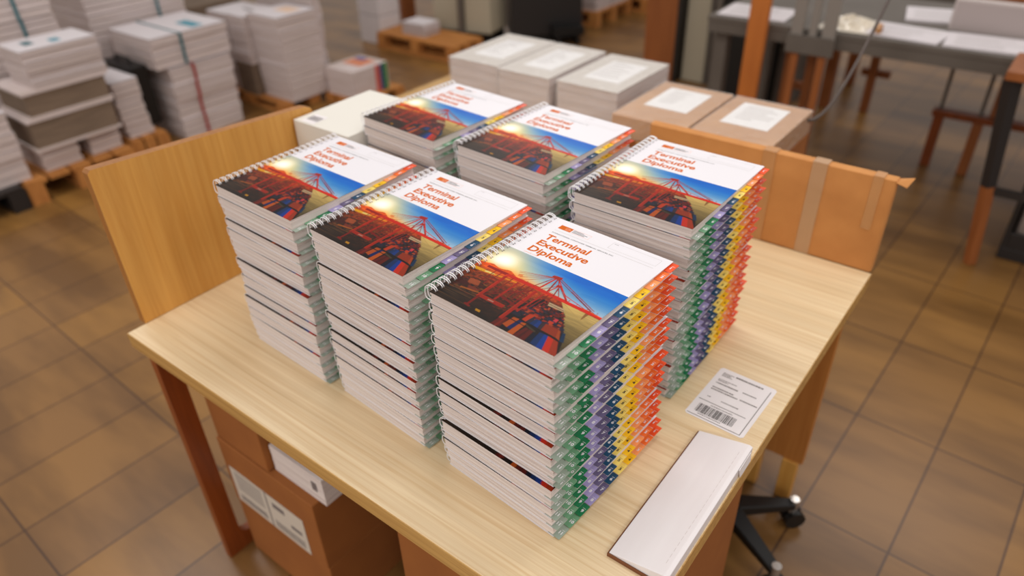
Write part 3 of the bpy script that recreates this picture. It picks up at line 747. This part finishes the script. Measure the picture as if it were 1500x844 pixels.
pile(-3.34,-0.03,FZ+0.1203,-0.5005,0.30,0.19,2,'base pile under the grey-sided boxes')
pile(-3.25,0.045,-0.216,-0.035,0.25,0.365,4,'pile with the blue-marked top at the left',tint=[(0.5,0.75,0.5,0.62,mat('blue_print',(70,150,170),0.5)),(0.3,0.6,0.2,0.32,M_teal)])
bundle(-3.34,0.215,FZ+0.1203,0.28,0.17,0.115,'white paper bundle jutting out under the right end of the grey-sided boxes',None)
pile(-3.40,0.435,FZ+0.1203,-0.31,0.30,0.15,3,'narrow pile right of the grey-sided boxes')
pallet(-3.90,0.415,FZ,0.85,0.22,'wooden pallet between the left pallet and the red-strapped pile')
pile(-3.76,-0.03,FZ+0.1203,0.25,0.38,0.43,8,'tall teal-strapped pile at the top left corner',strap=(0.60,M_teal))
# B
bk = thing('black_case','black case standing between the two strapped paper piles','case',(-3.50,0.60,FZ+0.1203))
b = MB(); b.box(0,0.30,0,0.10,0,0.33); b.build('case_body', M_black, bk, bevel=0.006)
b = MB(); b.tube([(0.08,0.05,0.33),(0.08,0.05,0.36),(0.22,0.05,0.36),(0.22,0.05,0.33)],0.008,8); b.build('handle', M_dark, bk)
pile(-3.46,0.765,FZ,-0.327,0.345,0.40,4,'red-strapped pile',strap=(0.36,M_red),jit=0.01)
pile(-3.56,0.715,-0.321,-0.152,0.44,0.48,2,'blue-strapped upper pile over the red-strapped one',strap=(0.37,M_teal),tint=[(0.5,0.9,0.6,0.75,MATS['blue_print'])])
pile(-4.06,0.65,FZ,0.15,0.45,0.60,7,'tall pile with a teal strap behind the red-strapped pile',strap=(0.70,M_teal))
sb = thing('slatted_box','dark brown flat box on a light wooden base behind the strapped piles','box',(-4.75,1.30,FZ))
b = MB(); b.box(0,0.45,0,0.62,0.0,0.27); b.build('base', M_pallet, sb, bevel=0.004)
b = MB(); b.box(0,0.45,0,0.78,0.271,0.42); b.build('box_body', M_greybox, sb, bevel=0.004)
# C
pile(-3.24,1.42,FZ+0.0603,-0.168,0.29,0.30,7,'corner pile wrapped in film, with a flyer on top',tint=[(0.3,0.8,0.45,0.8,M_poster)])
pile(-3.42,1.38,-0.48,-0.19,0.175,0.28,4,'dark-strapped pile left of the film-wrapped corner pile',strap=(0.5,M_strapd))
cb = thing('brown_crate','dull brown crate under the dark-strapped pile','crate',(-3.42,1.38,FZ+0.0603))
b = MB(); b.box(0,0.17,0,0.26,0,0.198); b.build('crate_body', M_greybox, cb, bevel=0.003)
b = MB(); b.box(-0.003,0.173,-0.003,0.263,0.180,0.1986); b.build('rim', M_greybox, cb)
pile(-3.66,1.40,FZ+0.0603,-0.20,0.21,0.28,5,'shaded pile at the rear left of the film-wrapped pile')
pile(-3.62,1.745,FZ+0.0603,0.05,0.60,0.07,5,'thin tall pile behind the film-wrapped corner pile')
pallet(-3.72,1.36,FZ,0.75,0.50,'wooden pallet under the film-wrapped piles',hh=0.06)
# small pile with coloured edges
pallet(-2.955,1.68,FZ,0.33,0.40,'small low pallet under the pile with coloured edges',hh=0.05)
cp = thing('booklet_bundle','short pile of booklets with red, blue and green tab edges on a small pallet','booklet bundle',(-2.94,1.70,FZ+0.0503))
b = MB()
for i in range(5): b.box(random.uniform(0,.006),0.26,random.uniform(0,.005),0.30,i*0.034,i*0.034+0.033)
b.build('page_block', M_bundle, cp)
for i,c in enumerate(((206,90,80),(70,80,120),(40,130,60))):
    b = MB(); b.box(0.2605,0.268,0.19+i*0.035,0.215+i*0.035,0,0.169); b.build('tab_edge', mat('edge_%d'%i,c,0.5), cp)
b = MB(); b.box(0.03,0.20,0.12,0.26,0.1695,0.1702); b.build('picture', mat('flyer',(214,130,90),0.5), cp)
b = MB(); b.box(0.03,0.12,0.22,0.27,0.1703,0.171); b.build('picture', mat('flyer2',(80,80,140),0.5), cp)
# white wrapped column
wp = thing('wrapped_column','tall white film-wrapped column of packs left of the far wooden pallet','pack',(-3.80,2.78,FZ))
for i in range(4):
    b = MB(); b.box(0.002*i,0.24,0,0.22,i*0.22,i*0.22+0.215); b.build('white_pack', M_bundle_top, wp, bevel=0.006)
b = MB(); b.box(-0.005,0.25,-0.005,0.225,0,0.885); b.build('clear_wrap', M_film, wp)
# E
pallet(-3.55,2.72,FZ,0.80,0.34,'wooden pallet with a few white reams in front of the beige machine')
pile(-3.34,2.80,FZ+0.1205,-0.53,0.24,0.18,3,'small ream pile on the far wooden pallet')
bp_ = thing('brown_post','brown wooden upright post behind the far wooden pallet','post',(-3.95,3.30,FZ))
b = MB(); b.box(0,0.16,0,0.12,0,1.1); b.build('post_body', M_legwood, bp_, bevel=0.006)
b = MB(); b.box(-0.03,0.19,-0.03,0.15,0,0.03); b.build('base_plate', M_dark, bp_)
mc = thing('printing_machine','beige two-door printing machine standing behind the far wooden pallet','machine',(-3.28,3.10,FZ),math.radians(12))
b = MB(); b.box(0,0.25,0,0.26,0.10,1.1); b.build('cabinet_panel', M_cab, mc, bevel=0.01)
b = MB(); b.box(0.29,0.51,-0.02,0.26,0.10,1.1); b.build('cabinet_panel', M_cab, mc, bevel=0.01)
b = MB(); b.box(0.251,0.289,-0.06,0.0,0.0,1.1); b.build('leg', M_grey, mc)
b = MB(); b.box(0.03,0.50,0.03,0.24,0,0.0995); b.build('plinth', M_black, mc)
mb_ = thing('dark_machine','tall black machine cabinet with a low foot tray beside the beige machine','machine',(-2.70,3.36,FZ),math.radians(46))
b = MB(); b.box(0,0.56,0,0.36,0.05,1.1); b.build('dark_body', M_dark, mb_, bevel=0.01)
b = MB(); b.box(0.04,0.52,0.03,0.33,0,0.0495); b.build('plinth', M_black, mb_)
b = MB(); b.box(0.30,0.54,-0.16,-0.002,0.08,0.14); b.box(0.33,0.36,-0.14,-0.02,0,0.08); b.box(0.48,0.51,-0.14,-0.02,0,0.08); b.build('foot_tray', M_black, mb_)
# H
pallet(-2.86,4.12,FZ,0.46,0.58,'far wooden pallet carrying white reams behind the black machine')
pallet(-2.76,4.75,FZ,0.5,0.6,'farthest wooden pallet carrying white reams')
pile(-2.84,4.14,FZ+0.1203,-0.2,0.42,0.25,7,'ream pile with a column joint on the far pallet')
pile(-2.84,4.41,FZ+0.1203,-0.2,0.42,0.27,7,'ream pile at the rear of the far pallet')
pile(-2.72,4.79,FZ+0.1203,-0.15,0.42,0.5,6,'ream pile on the farthest pallet')
# posts right of centre
wpst = thing('wood_column','broad reddish wooden column left of the beige pillar','column',(-1.47,3.22,FZ))
b = MB(); b.box(0,0.22,0,0.10,0,1.3); b.build('column_body', M_legwood, wpst, bevel=0.004)
b = MB(); b.box(0.221,0.236,0.0,0.12,0,1.3); b.build('edge_strip', M_dark, wpst)
bpl = thing('beige_pillar','beige square pillar beside the broad wooden column','pillar',(-1.22,3.30,FZ))
b = MB(); b.box(0,0.16,0,0.20,0,1.3); b.build('pillar_body', M_cab, bpl, bevel=0.01)
b = MB(); b.box(0.161,0.175,0.0,0.19,0,1.3); b.build('side_strip', M_grey, bpl)
# grey work tables
def work_table(name,label,x0,x1,y0,y1,legs,legm,ap=0.075,topm=None):
    t = thing(name,label,'table',(0,0,FZ))
    b = MB(); b.box(x0,x1,y0,y1,D-0.028,D-0.001); b.build('tabletop', topm or M_grey, t, bevel=0.003)
    b = MB(); b.box(x0+0.004,x1-0.004,y0+0.002,y0+0.022,D-ap,D-0.0285); b.box(x0+0.004,x1-0.004,y1-0.022,y1-0.002,D-ap,D-0.0285)
    b.box(x0+0.004,x0+0.024,y0+0.022,y1-0.022,D-ap,D-0.0285); b.box(x1-0.024,x1-0.004,y0+0.022,y1-0.022,D-ap,D-0.0285); b.build('apron', M_grey, t)
    for x,y,w in legs:
        b = MB(); b.box(x,x+w,y,y+w,0,D-0.029 if (x0+.03<x<x1-.03+0 and y0+.03<y<y1-.05) else D-ap-0.0005); b.build('leg', legm, t, bevel=0.003)
    return t
work_table('work_table','long grey work table covered with white papers in the right background',-0.59,1.75,2.17,2.98,[(-0.56,2.22,0.06),(1.66,2.22,0.06),(-0.56,2.88,0.06),(1.66,2.88,0.06)],M_grey)
# wooden trestle legs behind
for i,(x,y,nm) in enumerate(((-0.42,2.90,'left'),(-0.12,3.35,'middle'))):
    t = thing('wooden_trestle','wooden trestle under the grey work table, '+nm+' one','trestle',(x,y,FZ))
    for dx in (0.0,0.12) if i==0 else (0.05,):
        b = MB(); b.box(dx,dx+0.045,0,0.045,0,0.66); b.build('leg', M_legwood, t, bevel=0.003)
    b = MB(); b.box(-0.02,0.20,-0.01,0.055,0.6605,0.70 if i==0 else 0.70); b.build('cross_bar', M_legwood, t, bevel=0.003)
    b = MB(); b.box(-0.0,0.16,0.05,0.09,0.20,0.24); b.build('stretcher', M_legwood, t, bevel=0.003)
# black-sided cabinet at the left end of the work table
bc = thing('grey_cabinet','grey framed cabinet with an open black front left of the orange board','cabinet',(-0.90,3.00,FZ))
b = MB(); b.box(0,0.035,0,0.45,0,0.70); b.box(0.415,0.45,0,0.45,0,0.70); b.box(0,0.45,0,0.45,0.70,0.735); b.build('frame', M_grey, bc, bevel=0.003)
b = MB(); b.box(0.036,0.414,0.02,0.45,0.02,0.699); b.build('dark_inside', M_black, bc)
b = MB(); b.box(0.01,0.44,0.01,0.44,0.7355,0.741); b.build('paper_cover', M_bundle_top, bc)
ob = thing('leaning_board','orange-brown wooden board standing upright before the grey work table','board',(-0.362,2.09,FZ))
b = MB(); b.box(0,0.088,0,0.03,0,1.15); b.build('board', mat('board_orange',(198,116,48),0.5,noise=((30,30,3),0.4,(176,98,38))), ob, bevel=0.003)
b = MB(); b.box(-0.02,0.108,-0.03,0.06,0,0.02); b.build('foot', M_dark, ob)
fr = thing('low_trestle','low wooden frame with thin metal posts standing under the grey work table','frame',(0.0,0.0,FZ))
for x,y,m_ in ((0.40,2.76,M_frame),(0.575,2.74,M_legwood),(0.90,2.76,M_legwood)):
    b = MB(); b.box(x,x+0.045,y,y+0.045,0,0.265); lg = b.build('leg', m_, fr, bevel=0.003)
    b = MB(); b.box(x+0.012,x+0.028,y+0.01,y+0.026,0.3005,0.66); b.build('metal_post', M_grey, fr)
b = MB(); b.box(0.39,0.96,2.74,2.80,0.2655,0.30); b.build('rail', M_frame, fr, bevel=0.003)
b = MB(); b.box(0.63,0.70,2.76,2.80,0.3005,0.62); b.build('wide_upright', M_legwood, fr, bevel=0.003)
sc = thing('step_stool','tall wooden leg frame with dark top standing at the right frame edge','stool',(0.0,0.0,FZ))
b = MB(); b.tube([(0.795,1.87,0.0),(0.76,1.885,0.33)],[0.024,0.027],4); b.build('leg', M_legwood, sc)
b = MB(); b.tube([(0.76,1.885,0.3305),(0.715,1.905,0.74)],[0.027,0.032],4); b.build('leg_sleeve', M_dark, sc)
b = MB(); b.tube([(1.25,1.87,0.0),(1.21,1.885,0.74)],[0.024,0.03],4); b.build('leg', M_legwood, sc)
b = MB(); b.box(0.74,1.23,1.88,1.90,0.30,0.33); b.build('stretcher', M_dark, sc)
b = MB(); b.box(0.69,1.26,1.86,2.13,0.7405,0.775); b.build('top', M_legwood, sc, bevel=0.004)
bn = thing('storage_bin','dark bin with pale sacks on the floor at the right frame edge','bin',(0.87,1.98,FZ))
b = MB(); b.box(0,0.32,0,0.3,0.0,0.05); b.box(0,0.02,0,0.3,0.05,0.34); b.box(0.30,0.32,0,0.3,0.05,0.34); b.box(0.02,0.30,0,0.02,0.05,0.12); b.box(0.02,0.30,0.28,0.30,0.05,0.34); b.build('bin_body', M_dark, bn, bevel=0.003)
b = MB(); b.box(0.03,0.29,0.03,0.27,0.051,0.25); b.build('pale_sack', mat('sack',(168,152,142),0.8), bn, bevel=0.03)
# things on the work table
def sheet(x,y,w,d,rz,label,h=0.004,m=M_bundle_top,z=0.0):
    t = thing('paper_sheets', label, 'papers', (x,y,z), rz, None)
    b = MB(); b.box(0,w,0,d,0,h); b.build('sheets', m, t)
    b = MB()
    for i in range(5): b.box(w*.1,w*random.uniform(.5,.9),d*(.15+.15*i),d*(.18+.15*i),h+0.0003,h+0.0006)
    b.build('print', M_pale_ink, t)
sheet(-0.56,2.20,0.32,0.24,0.05,'white papers at the left end of the grey work table')
sheet(0.10,2.22,0.30,0.22,-0.1,'white papers right of the crumpled film on the work table',0.006)
sheet(0.42,2.19,0.34,0.22,0.05,'white papers near the front right of the work table',0.008)
sheet(0.20,2.52,0.34,0.25,0.2,'white papers behind, left of the grey panel box on the work table',0.01)
sheet(0.80,2.22,0.32,0.30,0.0,'white papers at the right frame edge on the work table',0.01)
pb = thing('panel_box','pale grey panel box standing on the right of the work table','box',(0.385,2.46,0.0),math.radians(-2))
b = MB(); b.box(0,0.42,0,0.05,0,0.13); b.build('box_body', mat('panel_grey',(196,184,180),0.6), pb, bevel=0.004)
b = MB(); b.box(0.01,0.41,-0.002,-0.0005,0.01,0.12); b.build('front_face', mat('panel_grey2',(176,163,160),0.6), pb)
# crumpled clear film
b = MB(); n = 16; rr = random.Random(5); vs=[];fs=[]
for j in range(n):
    for i in range(n):
        u,v_ = i/(n-1), j/(n-1); e = math.sin(math.pi*u)*math.sin(math.pi*v_)
        vs.append((u*0.22, v_*0.25, 0.003+e*0.035*rr.uniform(.3,1.3)))
for j in range(n-1):
    for i in range(n-1): fs.append((j*n+i,j*n+i+1,(j+1)*n+i+1,(j+1)*n+i))
b.add(vs,fs); o = b.build('crumpled_film', mat('film_white',(232,220,200),0.12,coat=0.5), None, loc=(-0.09,2.20,0.0))
md = o.modifiers.new('solid','SOLIDIFY'); md.thickness = 0.001
tag(o,'crumpled glossy clear film heap at the front of the grey work table','film')
tg = thing('tape_dispenser','small brown tape roll standing beside the crumpled film','tape',(0.15,2.24,0.0))
b = MB(); b.tube([(0,0,0.022),(0.02,0,0.022)],0.022,18); b.build('roll', M_kraft, tg)
b = MB(); b.tube([(-0.003,0,0.022),(0.023,0,0.022)],0.010,14); b.build('core', M_card2, tg)
# grey posts with plates rising from the left of the work table
rk = thing('grey_rack','grey metal rack uprights rising at the left of the work table','rack',(-0.16,2.14,FZ))
for x,w in ((-0.02,0.05),(0.06,0.03),(0.115,0.055)):
    b = MB(); b.box(x,x+w,0,0.025,0.66,1.05); b.build('upright', mat('rack_grey',(140,132,124),0.5), rk, bevel=0.002)
b = MB(); b.box(-0.03,0.18,-0.012,-0.0005,0.64,0.72); b.build('plate', M_grey, rk, bevel=0.002)
b = MB(); b.box(0.0,0.03,0.0,0.025,0,0.6395); b.box(0.12,0.15,0,0.025,0,0.6395); b.build('leg', M_legwood, rk)
# things on a second table behind
work_table('wooden_bench','wooden bench with dark items behind the grey work table',-0.35,1.6,3.25,3.9,[(-0.3,3.3,0.06),(1.5,3.3,0.06),(-0.3,3.8,0.06),(1.5,3.8,0.06)],M_legwood,topm=M_legwood)
for i,(x,y,w,d,h,nm) in enumerate(((-0.1,3.40,0.30,0.3,0.05,'left'),(0.32,3.38,0.36,0.3,0.05,'right'))):
    t = thing('document_tray','dark document tray on the wooden bench, %s one'%nm,'tray',(x,y,0.0))
    b = MB(); b.box(0,w,0,d,0,0.008); b.box(0,0.01,0,d,0.008,h); b.box(w-0.01,w,0,d,0.008,h); b.box(0.01,w-0.01,d-0.01,d,0.008,h); b.build('tray_body', M_dark, t)
    b = MB(); b.box(0.02,w-0.02,0.01,d-0.02,0.0085,0.03); b.build('papers', M_bundle_top, t)
# strapping band curling up from the kraft pack
def bez(P,n=40):
    out=[]
    for i in range(n+1):
        t=i/n; Q=[Vector(p) for p in P]
        while len(Q)>1: Q=[Q[k]*(1-t)+Q[k+1]*t for k in range(len(Q)-1)]
        out.append(tuple(Q[0]))
    return out
b = MB(); b.tube(bez([(0.380,0.62,0.185),(0.41,0.68,0.17),(0.42,0.80,0.24),(0.42,1.0,0.42),(0.44,1.22,0.66)]),0.0045,6)
tag(b.build('strapping_band', M_strapd), 'thin dark strapping band rising from the corner of the right kraft pack','strap')

# ------------------------------------------------------------------ light
def area(name, loc, sx, sy, power, col=(1,0.965,0.935), rot=(0,0,0)):
    l = bpy.data.lights.new(name,'AREA'); l.shape='RECTANGLE'; l.size=sx; l.size_y=sy; l.energy=power; l.color=col
    o = bpy.data.objects.new(name,l); o.location=loc; o.rotation_euler=rot; COL.objects.link(o); return o
for x,y,z,pw in ((-2.4,-0.4,2.15,20),(0.2,0.2,2.15,20),(2.4,-0.6,2.15,18),(-2.2,3.0,2.15,17),(0.8,3.0,2.15,17),
                 (-1.2,-3.6,2.15,48),(1.2,-3.8,2.15,48),(3.6,-3.2,2.15,42)):  # this last row is unseen fill, added to brighten the stack fronts
    area('ceiling_or_fill_lamp', (x,y,z), 1.5, 0.5, pw)
w = bpy.data.worlds.new('room'); scn.world = w; w.use_nodes = True
w.node_tree.nodes['Background'].inputs[0].default_value = (1.0,0.935,0.885,1); w.node_tree.nodes['Background'].inputs[1].default_value = 0.50

# ------------------------------------------------------------------ camera
cd = bpy.data.cameras.new('camera'); cam = bpy.data.objects.new('camera', cd); COL.objects.link(cam)
pos = Vector((0.87411,-1.23902,0.89321)); pit, yaw, rol, f = 0.596887, -0.671407, -0.030673, 1064.68
fw = Vector((math.sin(yaw)*math.cos(pit), math.cos(yaw)*math.cos(pit), -math.sin(pit)))
r = Vector((math.cos(yaw),-math.sin(yaw),0)); u = r.cross(fw)
r2 = r*math.cos(rol)+u*math.sin(rol); u2 = -r*math.sin(rol)+u*math.cos(rol)
Mx = Matrix(((r2.x,u2.x,-fw.x,pos.x),(r2.y,u2.y,-fw.y,pos.y),(r2.z,u2.z,-fw.z,pos.z),(0,0,0,1)))
cam.matrix_world = Mx
cd.sensor_width = 36; cd.lens = f/1500*36; cd.clip_start = 0.05; cd.clip_end = 60
cd.dof.use_dof = True; cd.dof.focus_distance = (Vector((0.36,-0.56,0.33))-pos).dot(fw); cd.dof.aperture_fstop = 2.3
scn.camera = cam
scn.view_settings.view_transform = 'Standard'; scn.view_settings.look = 'None'
scn.view_settings.gamma = 1.0; scn.view_settings.exposure = -0.07; scn.view_settings.use_curve_mapping = False
